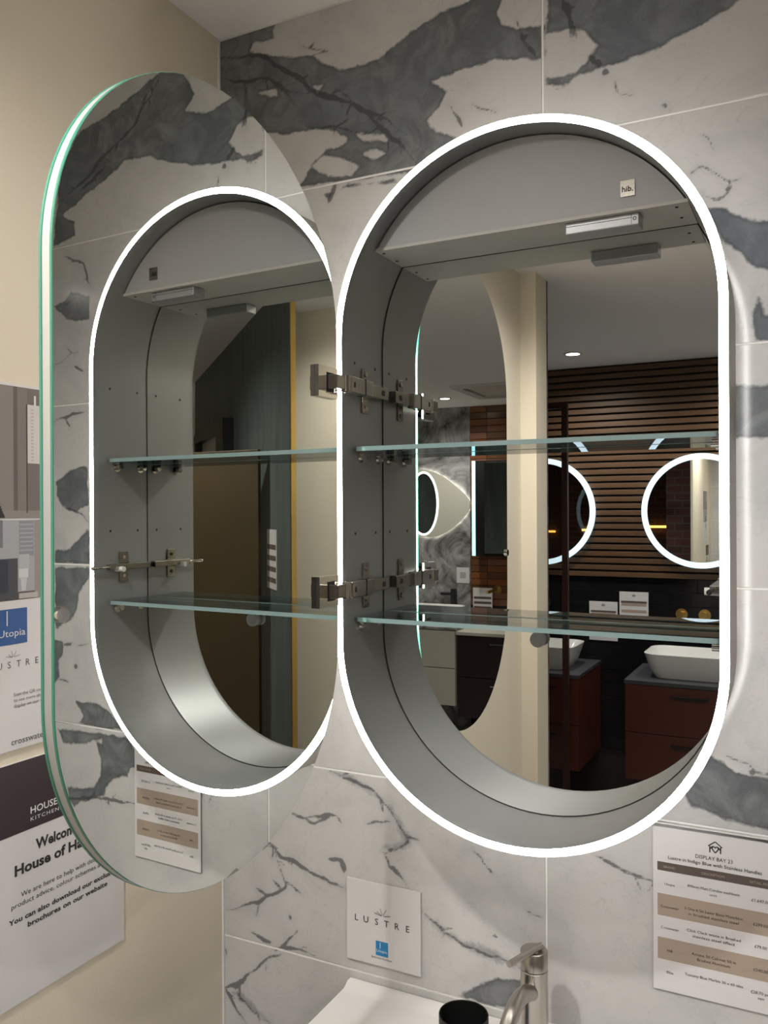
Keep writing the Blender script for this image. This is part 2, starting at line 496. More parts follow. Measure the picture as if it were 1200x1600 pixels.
VEINS=[(.0022,[(.0,1.448),(.075,1.434),(.107,1.411),(.149,1.383),(.175,1.36),(.21,1.333),(.258,1.309),(.3,1.269),(.328,1.243),(.357,1.205)]),(.0014,[(.0,1.411),(.102,1.385),(.139,1.359),(.185,1.349)]),(.0016,[(.224,1.348),(.258,1.313),(.305,1.28),(.342,1.244)]),(.001,[(.102,1.385),(.123,1.363),(.154,1.332)]),(.001,[(.174,1.293),(.224,1.285),(.268,1.267),(.305,1.264)]),(.001,[(.16,1.424),(.21,1.405),(.18,1.406)]),(.0026,[(.51,1.371),(.517,1.342),(.539,1.312)]),(.001,[(.444,1.267),(.463,1.263),(.481,1.255)]),(.001,[(.412,1.277),(.416,1.265),(.429,1.242)]),(.003,[(.573,1.381),(.583,1.366),(.591,1.33)]),(.005,[(.611,1.3),(.626,1.283)]),(.004,[(.629,1.276),(.634,1.27)]),(.0008,[(.641,1.259),(.648,1.243),(.663,1.232)]),(.0009,[(.736,1.12),(.75,1.128),(.765,1.118),(.785,1.105),(.785,1.093),(.77,1.084),(.752,1.092)]),(.0009,[(.752,1.164),(.759,1.158),(.763,1.143)]),(.0022,[(.704,1.214),(.709,1.211)]),(.0008,[(.783,1.101),(.799,1.105)]),(.0026,[(.137,.218),(.163,.216),(.203,.231),(.223,.231)]),(.0022,[(.163,.216),(.176,.211),(.203,.224)]),(.0022,[(.081,.151),(.095,.165),(.116,.147),(.162,.138),(.203,.124),(.235,.121)]),(.0013,[(.105,.153),(.123,.104),(.072,.067),(.006,.04)]),(.0014,[(.123,.113),(.152,.092)]),(.0032,[(.203,.16),(.223,.162),(.232,.146)]),(.005,[(.131,.057),(.132,.053)]),(.0045,[(.204,.297),(.243,.292),(.281,.276),(.309,.256),(.327,.23),(.336,.211),(.318,.199),(.299,.192)]),(.002,[(.299,.192),(.308,.169),(.34,.144)]),(.0034,[(.36,.114),(.389,.096),(.423,.079),(.465,.073),(.509,.066)]),(.001,[(.271,.229),(.309,.234)]),(.0016,[(.056,.019),(.099,.006)]),(.002,[(.146,.036),(.115,.005),(.177,.008)]),(.0022,[(.115,-.004),(.072,-.036),(.039,-.071),(-.001,-.09)]),(.001,[(-.0,-.021),(.008,-.033)]),(.002,[(-.001,-.09),(.022,-.112),(.044,-.137)]),(.0045,[(.022,-.089),(.049,-.105),(.093,-.124)]),(.001,[(.518,.148),(.541,.14)]),(.002,[(.461,.197),(.474,.188)]),(.0008,[(.441,.215),(.461,.197)]),(.003,[(.469,.101),(.477,.1)]),(.0012,[(.68,.207),(.719,.252)]),(.0016,[(.614,.238),(.639,.231),(.686,.218)]),(.002,[(.802,.376),(.809,.375)]),(.0012,[(.777,.394),(.795,.383),(.824,.374)]),(.002,[(.206,1.173),(.214,1.189),(.224,1.2)]),(.0022,[(1.023,1.088),(1.0,1.095)]),(.0018,[(1.021,1.183),(.97,1.159),(.962,1.143),(.954,1.113)]),(.0012,[(1.052,.979),(1.003,.997),(1.015,1.009)]),(.0012,[(.994,.974),(.972,.958)]),(.0016,[(1.055,.872),(1.016,.879),(.964,.888)]),(.0016,[(1.026,.706),(.974,.691),(.96,.68)]),(.0016,[(1.032,.446),(1.005,.45)]),(.0012,[(.993,.449),(.962,.456)]),(.003,[(.997,.41),(.995,.407)]),(.0012,[(1.043,.379),(1.016,.379)]),(.0016,[(1.048,.155),(.919,.174),(.843,.177)]),(.002,[(.775,1.458),(.806,1.421),(.838,1.388),(.886,1.359),(.935,1.334),(.986,1.308),(1.048,1.281)]),(.0012,[(.791,1.456),(.814,1.422),(.83,1.403)]),(.002,[(.589,1.348),(.593,1.328)]),(.004,[(.612,1.295),(.622,1.285)]),(.002,[(.91,1.327),(.935,1.316),(.978,1.295)])]


def seg_dist(P, poly, closed):
    d2 = np.full(len(P), 1e9)
    q = np.array(poly, float)
    nxt = np.roll(q, -1, 0) if closed else q[1:]
    cur = q if closed else q[:-1]
    ins = np.zeros(len(P), bool)
    for s, e in zip(cur, nxt):
        v = e - s
        L2 = max(1e-12, v @ v)
        t = np.clip(((P - s) @ v) / L2, 0, 1)
        w = P - s - t[:, None] * v
        d2 = np.minimum(d2, (w * w).sum(1))
        if closed:
            c = (s[1] > P[:, 1]) != (e[1] > P[:, 1])
            with np.errstate(divide='ignore', invalid='ignore'):
                xi = (e[0] - s[0]) * (P[:, 1] - s[1]) / (e[1] - s[1]) + s[0]
            ins ^= c & (P[:, 0] < xi)
    d = np.sqrt(d2)
    return np.where(ins, d, -d) if closed else d

def near(P, poly, m):
    q = np.array(poly)
    lo, hi = q.min(0) - m, q.max(0) + m
    return (P[:, 0] > lo[0]) & (P[:, 0] < hi[0]) & (P[:, 1] > lo[1]) & (P[:, 1] < hi[1])

def stroke_dist(P, poly, ws):
    best = np.full(len(P), 1e9)
    q = np.array(poly, float)
    for s, e, w0, w1 in zip(q[:-1], q[1:], ws[:-1], ws[1:]):
        v = e - s
        t = np.clip(((P - s) @ v) / max(1e-12, v @ v), 0, 1)
        w = P - s - t[:, None] * v
        best = np.minimum(best, np.sqrt((w * w).sum(1)) - (w0 + (w1 - w0) * t))
    return best

rng = np.random.RandomState(11)
def wander(pl, w, amp):
    """roughen a traced vein: wandering course, swelling and tapering width"""
    q = np.array(pl, float)
    L = np.concatenate([[0], np.cumsum(np.hypot(*np.diff(q, axis=0).T))])
    n = max(3, int(L[-1] / .0045))
    u = np.linspace(0, L[-1], n)
    p = np.stack([np.interp(u, L, q[:, 0]), np.interp(u, L, q[:, 1])], 1)
    def fbm():
        r = np.zeros(n)
        for k, a in ((.035, 1.0), (.015, .6), (.007, .35)):
            m = max(3, int(L[-1] / k) + 2)
            r += a * np.interp(u, np.linspace(0, L[-1], m), rng.uniform(-1, 1, m))
        return r
    d = np.gradient(p, axis=0)
    d /= np.maximum(1e-9, np.hypot(*d.T))[:, None]
    p += np.stack([-d[:, 1], d[:, 0]], 1) * (fbm() * amp)[:, None]
    tap = np.clip(np.minimum(u, L[-1] - u) / max(1e-6, .18 * L[-1]), .25, 1)
    ws = np.clip(max(w, .0011) * 1.2 * (1 + .7 * fbm()) * tap, .0005, None)
    return p.tolist(), ws.tolist()
STROKES = []
for w, pl in VEINS:
    ln = sum(math.dist(a, b) for a, b in zip(pl, pl[1:]))
    soft = w >= .0034 and ln > .03
    p, ws = wander(pl, w * (1.25 if soft else 1.0), min(.0030, .10 * ln))
    STROKES.append((soft, ws, p))
    if soft:                                  # a thin dark thread runs inside a broad soft vein
        p2, w2 = wander(pl, .0006, .0035)
        STROKES.append((False, w2, p2))
    if ln > .05:                              # short side branches
        for _ in range(int(ln / .045)):
            i = rng.randint(1, max(2, len(p) - 1))
            a = np.array(p[i]); dr = np.array(p[min(i + 1, len(p) - 1)]) - np.array(p[i - 1])
            th = math.atan2(dr[1], dr[0]) + rng.choice([-1, 1]) * rng.uniform(.4, 1.1)
            l = rng.uniform(.010, .026)
            b3, w3 = wander([tuple(a), (a[0] + l * math.cos(th), a[1] + l * math.sin(th))], max(.0004, w * .3), .002)
            STROKES.append((False, w3, b3))

def marble_fields(P):
    cl = np.full(len(P), -.045)
    far = P[:, 0] > 1.06
    g = np.sin(P[:, 0] * 9 + 2.2 * np.sin(P[:, 1] * 5) + P[:, 1] * 4) * .05 - .03
    cl[far] = np.clip(g[far], -.045, .045)
    for pl in DARK:
        k = near(P, pl, .045)
        if k.any():
            cl[k] = np.maximum(cl[k], np.clip(seg_dist(P[k], pl, True), -.045, .045))
    for pl in CREAM:
        k = near(P, pl, .045)
        if k.any():
            cl[k] = np.minimum(cl[k], -np.clip(seg_dist(P[k], pl, True), -.045, .045))
    ve = np.full(len(P), .03)
    sf = np.full(len(P), -.03)
    for soft, ws, pl in STROKES:
        k = near(P, pl, .03)
        if not k.any():
            continue
        d = stroke_dist(P[k], pl, ws)
        if soft:
            sf[k] = np.maximum(sf[k], -d)
        else:
            ve[k] = np.minimum(ve[k], d)
    return cl, ve, sf

def marble_tile(x0, x1, z0, z1, stepx):
    nx = max(1, int(round((x1 - x0) / stepx))); nz = max(1, int(round((z1 - z0) / stepx)))
    bev = .0006
    xs = np.linspace(x0 + bev, x1 - bev, nx + 1); zs = np.linspace(z0 + bev, z1 - bev, nz + 1)
    X, Z = np.meshgrid(xs, zs)
    P = np.stack([X.ravel(), Z.ravel()], 1)
    n = len(P)
    V = np.concatenate([np.stack([P[:, 0], np.zeros(n), P[:, 1] + Z0], 1),
                        np.array([(x0, .0006, z0 + Z0), (x1, .0006, z0 + Z0), (x1, .0006, z1 + Z0), (x0, .0006, z1 + Z0),
                                  (x0, .0012, z0 + Z0), (x1, .0012, z0 + Z0), (x1, .0012, z1 + Z0), (x0, .0012, z1 + Z0)])])
    i = np.arange(nz)[:, None] * (nx + 1) + np.arange(nx)[None, :]
    F = np.stack([i, i + 1, i + nx + 2, i + nx + 1], -1).reshape(-1, 4).tolist()
    c = [0, nx, n - 1, n - 1 - nx]
    rim = [list(range(0, nx + 1)), list(range(nx, n, nx + 1)), list(range(n - 1, n - 2 - nx, -1)), list(range(n - 1 - nx, -1, -(nx + 1)))]
    for k in range(4):
        k2 = (k + 1) % 4
        F.append([n + k, n + k2] + rim[k][::-1])
        F.append([n + 4 + k, n + 4 + k2, n + k2, n + k])
    me = bpy.data.meshes.new('tile')
    me.from_pydata(V.tolist(), [], F)
    cl, ve, sf = marble_fields(V[:, [0, 2]] - np.array([0, Z0]))
    for nm, dat in (('cloud', cl), ('vein', ve), ('soft', sf)):
        at = me.attributes.new(nm, 'FLOAT', 'POINT')
        at.data.foreach_set('value', dat.astype(np.float32))
    me.update()
    obj('tile', me, MAT['marble'], wall_back)

JG = .0013
cols = [(.0028, .5473 - JG), (.5473 + JG, 1.1473 - JG), (1.1473 + JG, 1.7473)]
for k in range(-3, 5):
    za = k * .3 + JG; zb = min((k + 1) * .3, CEIL - .003) - JG
    for ci, (xa, xb) in enumerate(cols):
        marble_tile(xa, xb, za, zb, .003 if (k >= -1 and ci < 2) else .012)

# ------------------------------------------------------------------ mirror cabinet on the marble wall
CX, CZ, CW, CH = .3047 + .4882 / 2, .7266, .4882, .888
YF, YB, INS = -.1445, -.0278, .0094
cab = thing('mirror_cabinet', 'pill-shaped mirror cabinet with glowing LED rim, hung open on the marble wall', 'cabinet', (CX, 0, CZ - CH / 2))
fc = frame_map((CX, 0, CZ), (1, 0, 0), (0, 0, 1), (0, -1, 0))
so, si = stadium(CW - .0072, CH - .0072), stadium(CW - 2 * INS, CH - 2 * INS)
o = obj('body', ring_prism(B(), so, si, fc, .0005, -YF - .0105), [MAT['body'], MAT['shell']], cab, True)
for p in o.data.polygons:                        # inside of the shell is satin aluminium
    c = p.center; n = p.normal
    rel = Vector((c.x - CX, 0, c.z - Z0 - CZ))
    rel.z -= max(-(CH - CW) / 2, min((CH - CW) / 2, rel.z))
    if abs(n.y) < .5 and rel.x * n.x + rel.z * n.z < 0:
        p.material_index = 1
bm = B()                                          # LED diffuser running round the front rim
prof = [(.0040, .0090), (-.0010, .0090), (-.0010, .0015), (.0008, .0), (INS - .0008, .0), (INS, .0012), (INS, .0105)]
rows = [[bm.verts.new(fc(x, z, -YF - d)) for x, z in stadium(CW - 2 * i, CH - 2 * i)] for i, d in prof]
for j, (a, b_) in enumerate(zip(rows, rows[1:] + rows[:1])):
    n = len(a)
    for i in range(n):
        bm.faces.new([a[i], a[(i + 1) % n], b_[(i + 1) % n], b_[i]]).material_index = 0 if j in (0, 2, 3) else 1   # inner lip is plain metal; rear lip's glow is added to brighten the wall
obj('led_strip', bm, [MAT['led'], MAT['shell']], cab, True)
obj('back_panel', prism(B(), stadium(CW - 2 * INS, CH - 2 * INS), fc, .001, -YB - .004), MAT['grey'], cab)
obj('back_mirror', prism(B(), stadium(CW - 2 * INS - .003, CH - 2 * INS - .003), fc, -YB - .004, -YB, 0, 0, 1), [MAT['mirror'], MAT['dark']], cab)
obj('gasket', ring_prism(B(), si, stadium(CW - 2 * INS - .003, CH - 2 * INS - .003), fc, -YB - .003, -YB + .0004), MAT['dark'], cab)
# arch above the horizontal board
BZ = 1.047 - CZ
YFA = -.1125
def arch(ins, zlow):
    r = CW / 2 - INS - ins
    zc = CH / 2 - CW / 2
    a0 = math.asin((zlow - zc) / r)
    return [(r * math.cos(a), zc + r * math.sin(a)) for a in [a0 + (math.pi - 2 * a0) * i / 40 for i in range(41)]]
obj('fascia', prism(B(), arch(.0018, BZ + .0041), fc, -YFA - .012, -YFA), MAT['fascia'], cab, False)
hw = math.sqrt((CW / 2 - INS) ** 2 - (BZ - (CH / 2 - CW / 2)) ** 2) - .001
obj('board', bx(CX - hw, CX + hw, YFA, YB - .0012, BZ + CZ, BZ + CZ + .004), MAT['board'], cab)
obj('gasket', bx(CX - hw, CX + hw, YB - .0011, YB - .0001, BZ + CZ - .0004, BZ + CZ + .002), MAT['dark'], cab)
# brand badge
bd = obj('badge', bx(.6735, .6905, YFA - .0012, YFA, 1.064, 1.0835, bev=.0003), MAT['nickel'], cab)
obj('lettering', text_into(B(), frame_map((.682, YFA - .0014, 1.070), (1, 0, 0), (0, 0, 1), (0, -1, 0)), 'hib.', 0, 0, .0062, width=.0128, align='CENTER', bold=.02), MAT['ink'], bd)
# infrared switch under the board
sw = obj('sensor_switch', bx(.606, .6935, -.1055, -.0795, 1.0325, 1.0468, bev=.0012), MAT['alu'], cab)
obj('sensor_seam', bx(.6065, .6850, -.1058, -.1054, 1.0412, 1.0417), MAT['dark'], sw)
fs = frame_map((.6885, -.1056, 1.0400), (1, 0, 0), (0, 0, 1), (0, -1, 0))
obj('sensor_eye', ring_prism(B(), circle(.0022, 20), circle(.0014, 20), fs, 0, .0003), MAT['dark'], sw)
obj('sensor_divider', bx(.6845, .6849, -.1058, -.1054, 1.034, 1.0458), MAT['dark'], sw)
# peg holes, shelf pins and glass shelves
XL, XR = CX - CW / 2 + INS, CX + CW / 2 - INS
for z in (.90, .6665):
    for y in (-.110, -.050):
        for xx, s in ((XL, 1), (XR, -1)):
            obj('peg_hole', prism(B(), circle(.0021, 12), frame_map((xx, y, z), (0, 1, 0), (0, 0, 1), (s, 0, 0)), 0, .0003), MAT['dark'], cab)
for z in (1.052,):
    for x in (.355, .735):
        for y in (-.10, -.06):
            obj('screw_head', prism(B(), circle(.002, 12), frame_map((x, y, BZ + CZ), (1, 0, 0), (0, 1, 0), (0, 0, -1)), 0, .0006), MAT['dark'], cab)
for zs in (.779, .5470):
    for y in (-.097, -.045):
        for xx, s in ((XL, 1), (XR, -1)):
            bm = tube(B(), [(xx, y, zs - .0075), (xx + s * .0025, y, zs - .0075)], .0075, 18)
            tube(bm, [(xx + s * .0025, y, zs - .0065), (xx + s * .0125, y, zs - .0065)], .0048, 16)
            box(bm, xx + s * .002, xx + s * .0115, y - .0045, y + .0045, zs - .0025, zs - .0004)
            obj('shelf_pin', bm, MAT['chrome'], cab, True)
    bm = B()
    ol = [(u + CX, v - .0745) for u, v in rrect(XR - XL - .006, .083, .004, 4)]
    n = len(ol)
    a = [bm.verts.new((x, y, zs + Z0)) for x, y in ol]; b_ = [bm.verts.new((x, y, zs + .006 + Z0)) for x, y in ol]
    bm.faces.new(a[::-1]); bm.faces.new(b_)
    for i in range(n):
        bm.faces.new([a[i], a[(i + 1) % n], b_[(i + 1) % n], b_[i]]).material_index = 1
    obj('shelf', bm, [MAT['shelf'], MAT['shelfedge']], cab)
# round magnetic rest on the back mirror
obj('mirror_bumper', tube(B(), [(.5485, YB, .5265), (.5485, YB - .004, .5265), (.5485, YB - .005, .5265), (.5485, YB - .012, .5265)], [.0075, .0075, .0102, .0102], 28), MAT['grey'], cab, True)
# push catch on the right-hand inside wall
ct = obj('catch', bx(XR - .0125, XR - .0015, -.121, -.034, .603, .6125, bev=.0008), MAT['nickel'], cab)
obj('catch_tip', tube(B(), [(XR - .009, -.121, .6078), (XR - .009, -.149, .6078), (XR - .009, -.150, .6078), (XR - .009, -.156, .6078)], [.0022, .0022, .0030, .0030], 14), MAT['chrome'], ct, True)
for za, zb in ((.6135, .632), (.582, .602)):
    pz = (za + zb) / 2
    o = obj('catch_plate', bx(XR - .0025, XR - .0002, -.093, -.074, za, zb, bev=.0006), MAT['nickel'], ct)
    obj('screw', tube(B(), [(XR - .0024, -.0835, pz), (XR - .0036, -.0835, pz)], .003, 14), MAT['chrome'], ct)
obj('catch_plunger', tube(B(), [(XR - .002, -.100, .604), (XR - .020, -.100, .604)], [.0050, .0044], 18), MAT['white'], ct, True)

# door standing open, mirrored on both faces
ANG = math.radians(91.2512)
DW, DH, DT = .4626, .8534, .0172
dt = (math.cos(ANG), -math.sin(ANG), 0); dn = (math.sin(ANG), math.cos(ANG), 0)
HX, HY = .3122, -.1544
fd = frame_map((HX + dt[0] * DW / 2, HY + dt[1] * DW / 2, .7265), (-dt[0], -dt[1], 0), (0, 0, 1), dn)
door = obj('door', prism(B(), stadium(DW - .0016, DH - .0016), fd, -DT + .004, -.004), MAT['alu'], cab, True)
sd = stadium(DW, DH, 64)
for w0, w1 in ((-.004, 0), (-DT, -DT + .004)):
    bm = B()
    e = .0007
    se = stadium(DW - 2 * e, DH - 2 * e, 64)
    rows = [[bm.verts.new(fd(u, v, w)) for u, v in q] for q, w in ((se, w0), (sd, w0 + e), (sd, w1 - e), (se, w1))]
    bm.faces.new(rows[0][::-1]); bm.faces.new(rows[3])
    for a, b_ in zip(rows, rows[1:]):
        for i in range(len(a)):
            bm.faces.new([a[i], a[(i + 1) % len(a)], b_[(i + 1) % len(a)], b_[i]]).material_index = 1
    obj('mirror_panel', bm, [MAT['mirror'], MAT['glassedge']], door)
def dpt(s, z): return (HX + dt[0] * s, HY + dt[1] * s, z)
fmag = frame_map(dpt(.4555, .610), (-dt[0], -dt[1], 0), (0, 0, 1), dn)
obj('magnet_pad', prism(B(), circle(.0068, 24), fmag, 0, .0035), MAT['chrome'], door, True)

# concealed wide-angle hinges
for zh in (.864, .594):
    h = obj('hinge', bx(XL + .0045, XL + .0165, -.112, -.040, zh - .0085, zh + .0085, bev=.0008), MAT['nickel'], cab)
    obj('hinge_plate', bx(XL + .0002, XL + .0030, -.092, -.076, zh - .031, zh + .031, bev=.0008), MAT['nickel'], h)
    bm = bx(XL + .0025, XL + .0075, -.099, -.058, zh - .007, zh + .007, bev=.0006)
    obj('hinge_base', bm, MAT['chrome'], h)
    for dz in (-.024, .024):
        obj('screw', tube(B(), [(XL + .003, -.084, zh + dz), (XL + .0048, -.084, zh + dz)], .0038, 14), MAT['chrome'], h, True)
    obj('hinge_arm', bx(XL + .009, XL + .0215, -.157, -.094, zh - .011, zh + .011, bev=.0014), MAT['chrome'], h)
    obj('hinge_adjuster', bx(XL + .0160, XL + .0170, -.060, -.052, zh - .0035, zh + .0035), MAT['dark'], h)
    obj('hinge_slot', bx(XL + .0213, XL + .0218, -.150, -.146, zh - .0035, zh + .0035), MAT['dark'], h)
    obj('hinge_band', bx(XL + .0085, XL + .0219, -.119, -.1165, zh - .0113, zh + .0113), MAT['dark'], h)
    bm = tube(B(), [(XL + .0155, -.163, zh - .0105), (XL + .0155, -.163, zh + .0105)], .0062, 18)
    obj('hinge_knuckle', bm, MAT['chrome'], h, True)
    cp = obj('hinge_cup', slab(B(), frame_map(dpt(.032, zh), (-dt[0], -dt[1], 0), (0, 0, 1), dn), -.023, .023, -.020, .020, .0002, .0062), MAT['chrome'], h)
    obj('hinge_link', bx(HX + .004, XL + .0185, -.189, -.160, zh - .009, zh + .009, bev=.001), MAT['nickel'], h)
    obj('cup_recess', slab(B(), frame_map(dpt(.032, zh), (-dt[0], -dt[1], 0), (0, 0, 1), dn), -.004, .014, -.0125, .0125, .0060, .0066), MAT['dark'], h)

# ------------------------------------------------------------------ signs on the walls
CTX = [None, None]
def ctx(parent, m):
    CTX[:] = [parent, m]
def line(*a, **k):                      # one printed line is one part
    return obj('lettering', text_into(B(), *a, **k), CTX[1], CTX[0])
def emblem(fn, *a):
    bm = B()
    fn(bm, *a)
    return obj('emblem', bm, CTX[1], CTX[0])
def icon_house(bm, f, cu, cv, s, w):
    t = .09 * s
    stroke(bm, f, [(cu - .55 * s, cv + .10 * s), (cu, cv + .52 * s), (cu + .55 * s, cv + .10 * s)], t, w)
    for k in (-1, 1):
        stroke(bm, f, [(cu + k * .42 * s, cv + .12 * s), (cu + k * .42 * s, cv - .42 * s)], t, w)
        stroke(bm, f, [(cu + k * .20 * s, cv + .12 * s), (cu + k * .40 * s, cv - .12 * s)], t, w)
    stroke(bm, f, [(cu, cv - .40 * s), (cu - .24 * s, cv - .10 * s), (cu - .22 * s, cv + .08 * s), (cu - .10 * s, cv + .12 * s), (cu, cv)], t, w)
    stroke(bm, f, [(cu, cv - .40 * s), (cu + .24 * s, cv - .10 * s), (cu + .22 * s, cv + .08 * s), (cu + .10 * s, cv + .12 * s), (cu, cv)], t, w)

def rays(bm, f, cu, cv, s, w):
    for a, L in ((168, 1.0), (150, .78), (108, .85), (60, .85), (12, .95)):
        ca, sa = math.cos(math.radians(a)), math.sin(math.radians(a))
        stroke(bm, f, [(cu + .12 * s * ca, cv + .12 * s * sa), (cu + L * s * ca, cv + L * s * sa)], .05 * s, w)

# welcome notice
WY0, WZ0 = -.4365, .094
t = thing('welcome_sign', 'white welcome notice with dark maroon header on the cream side wall', 'sign', (0, WY0 + .105, WZ0))
f = frame_map((0, 0, 0), (0, 1, 0), (0, 0, 1), (1, 0, 0))
obj('sheet', slab(B(), f, WY0, -.2275, WZ0, .391, .0002, .0022), MAT['paper'], t)
hd = obj('header_band', slab(B(), f, WY0 + .0005, -.2280, .303, .3905, .0022, .0024), MAT['maroon'], t)
ctx(hd, MAT['whiteink'])
line(f, 'HOUSE', -.387, .3215, .0085, width=.042, w=.0026, bold=.01)
line(f, 'KITCHENS', -.387, .3125, .0046, width=.050, w=.0026, spacing=1.25)
ctx(t, MAT['ink'])
line(f, 'Welcome', -.3795, .2745, .0125, width=.072, w=.0025, bold=.034)
line(f, 'House of Ha', -.411, .252, .0125, width=.108, w=.0025, bold=.034)
line(f, 'We are here to help with design,', -.402, .2235, .0062, width=.134, w=.0025)
line(f, 'product advice, colour schemes and', -.416, .2130, .0062, width=.154, w=.0025)
line(f, 'You can also download our exclusive', -.420, .1945, .0062, width=.180, w=.0025, bold=.028)
line(f, 'brochures on our website', -.392, .1825, .0062, width=.133, w=.0025, bold=.028)

# tall brand poster, mostly hidden behind the open door
PY0, PY1, PZ0, PZ1 = -.60, -.330, .407, .8555
t = thing('poster', 'tall brand poster with bathroom photos above a blue square, behind the open door', 'poster', (0, (PY0 + PY1) / 2, PZ0))
obj('sheet', slab(B(), f, PY0, PY1, PZ0, PZ1, .0002, .0022), MAT['paper'], t)
pb, dk = (.20, .165, .155), (.12, .095, .09)
sh = [(pb, R4(PY0 + .002, PY1 - .002, .6905, .8525)), ((.235, .20, .19), R4(-.52, -.408, .6905, .8525)), (dk, R4(-.4095, -.4035, .6905, .8525)),
      ((.25, .22, .21), R4(PY0 + .002, PY1 - .002, .6905, .700)), ((.16, .13, .12), R4(-.389, PY1 - .002, .700, .852)),
      ((.03, .02, .02), R4(-.3905, -.3888, .697, .832)), ((.62, .58, .55), R4(-.3885, -.367, .759, .832)), ((.68, .65, .62), R4(-.3785, -.3755, .832, .844))]
for k in range(16):
    sh.append(((.45, .41, .38), R4(-.3835, -.3795, .762 + k * .0042, .7635 + k * .0042)))
for k in range(5):
    sh.append(((.02, .015, .015), [(-.436 + k * .0028, .6915), (-.4335 + k * .0028, .6915), (-.4290 + k * .0012, .7085 - k * .003), (-.4315 + k * .001, .7085 - k * .003)]))
print_mesh('photo_print', f, sh, .0024, t)
sh = [((.36, .36, .38), R4(PY0 + .002, PY1 - .002, .5905, .6885)), ((.10, .075, .07), R4(-.52, -.33, .5905, .600)), ((.30, .25, .24), R4(-.379, PY1 - .002, .5905, .6885)),
      ((.05, .05, .06), R4(-.46, -.404, .5905, .6415)), ((.02, .025, .045), R4(-.46, -.418, .600, .640)), ((.16, .16, .18), R4(-.45, -.4255, .655, .6885)), ((.24, .25, .28), R4(-.402, -.380, .644, .6875))]
for k in range(7):
    sh.append(((.34, .36, .40), R4(-.401, -.381, .650 + k * .0053, .6520 + k * .0053)))
sh += [((.42, .44, .46), R4(-.402, -.387, .627, .646)), ((.62, .62, .62), R4(-.4025, -.3885, .617, .628)), ((.55, .55, .55), [(-.4005, .618), (-.3905, .618), (-.3925, .601), (-.3985, .601)]), ((.45, .42, .41), R4(-.4025, -.374, .5915, .598))]
print_mesh('photo_print', f, sh, .0024, t)
bq = obj('blue_square', slab(B(), f, -.4345, -.3905, .5365, .5800, .0022, .0024), MAT['deepblue'], t)
ctx(bq, MAT['whiteink'])
line(f, 'Utopia', -.4325, .5465, .0085, width=.039, w=.0026)
emblem(stroke, f, [(-.4200, .5780), (-.4200, .5600)], .0014, .00255)
ctx(t, MAT['greyink'])
bm = B()
for i, ch in enumerate('LUSTRE'):
    text_into(bm, f, ch, -.4445 + i * .01366, .5082, .0080, w=.0025, align='CENTER')
obj('lettering', bm, CTX[1], CTX[0])
emblem(rays, f, -.4115, .5205, .0105, .0025)
line(f, 'Scan the QR code', -.411, .4725, .0042, width=.046, w=.0025)
line(f, 'to see more about', -.411, .4655, .0042, width=.049, w=.0025)
line(f, 'display on our website', -.411, .4585, .0042, width=.060, w=.0025)
line(f, 'crosswater', -.415, .4135, .0075, width=.053, w=.0025, bold=.004)

# square LUSTRE card on the marble
f2 = frame_map((0, 0, 0), (1, 0, 0), (0, 0, 1), (0, -1, 0))
t = thing('brand_card', 'square white LUSTRE card with small blue square, on the marble above the basin', 'sign', (.299, 0, .0185))
obj('sheet', slab(B(), f2, .2375, .3605, .0185, .1405, .001, .0042), MAT['paper'], t)
ctx(t, MAT['ink'])
bm = B()
for ch, u in zip('LUSTRE', (.2545, .2705, .2885, .3050, .3225, .3400)):
    text_into(bm, f2, ch, u, .0790, .0094, w=.0046, align='CENTER', bold=.004)
obj('lettering', bm, CTX[1], CTX[0])
emblem(rays, f2, .2985, .0935, .0145, .0046)
line(f2, 'Bathroom Furniture', .2970, .0290, .0030, width=.034, w=.0046, align='CENTER')
bq = obj('blue_square', slab(B(), f2, .2870, .3075, .0340, .0555, .0042, .0045), MAT['blue'], t)
ctx(bq, MAT['whiteink'])
line(f2, 'Utopia', .2972, .0395, .0040, width=.0175, w=.0047, align='CENTER')
emblem(stroke, f2, [(.2945, .0540), (.2945, .0450)], .0010, .0047)

# price list on the marble
t = thing('price_list', 'white price list with taupe table rows on the marble right of the tap', 'sign', (.765, 0, .0845))
SX0, SX1, SZ0, SZ1 = .6885, .842, .0845, .2925
obj('holder', slab(B(), f2, SX0 - .0005, SX1 + .0005, SZ0 - .001, SZ1 + .006, .0006, .0014), MAT['acrylic'], t)
obj('holder_lip', slab(B(), f2, SX0, SX1, SZ1 + .0046, SZ1 + .006, .0006, .0048), MAT['white'], t)
obj('sheet', slab(B(), f2, SX0, SX1, SZ0, SZ1, .0015, .0030), MAT['paper'], t)
W_ = .0034
ctx(t, MAT['ink'])
emblem(icon_house, f2, .7635, .2765, .0150, W_)
line(f2, 'DISPLAY BAY 23', .7620, .2605, .0046, width=.0435, w=W_, align='CENTER')
line(f2, 'Lustre in Indigo Blue with Stainless Handles', .7620, .2530, .0042, width=.1095, w=W_, align='CENTER', bold=.006)
rows_ = [(.219, 'Utopia', ['890mm Matt Combie washbasin', 'unit'], '£1,647.00'), (.190, 'Crosswater', ['3 One 6 Sin Lever Basin Monobloc', 'in brushed stainless steel'], '£299.00'),
         (.163, 'Crosswater', ['Click Clack waste in Brushed', 'stainless steel effect'], '£79.00'), (.1345, 'HiB', ['Arcane 50 Cabinet 50 in', 'Brushed Aluminium'], '£540.00'), (.107, 'Elite', ['Tuscany Blue Marble 30 x 60 tiles'], '£28.70 per')]
for z, a, bb, c in rows_:
    line(f2, a, .7090, z, .0032, w=W_, align='CENTER')
    for i, l in enumerate(bb):
        line(f2, l, .7610, z + .0030 - i * .0062, .0034, width=min(.068, len(l) * .00225), w=W_, align='CENTER')
    line(f2, c, .8150, z, .0036, w=W_, align='CENTER')
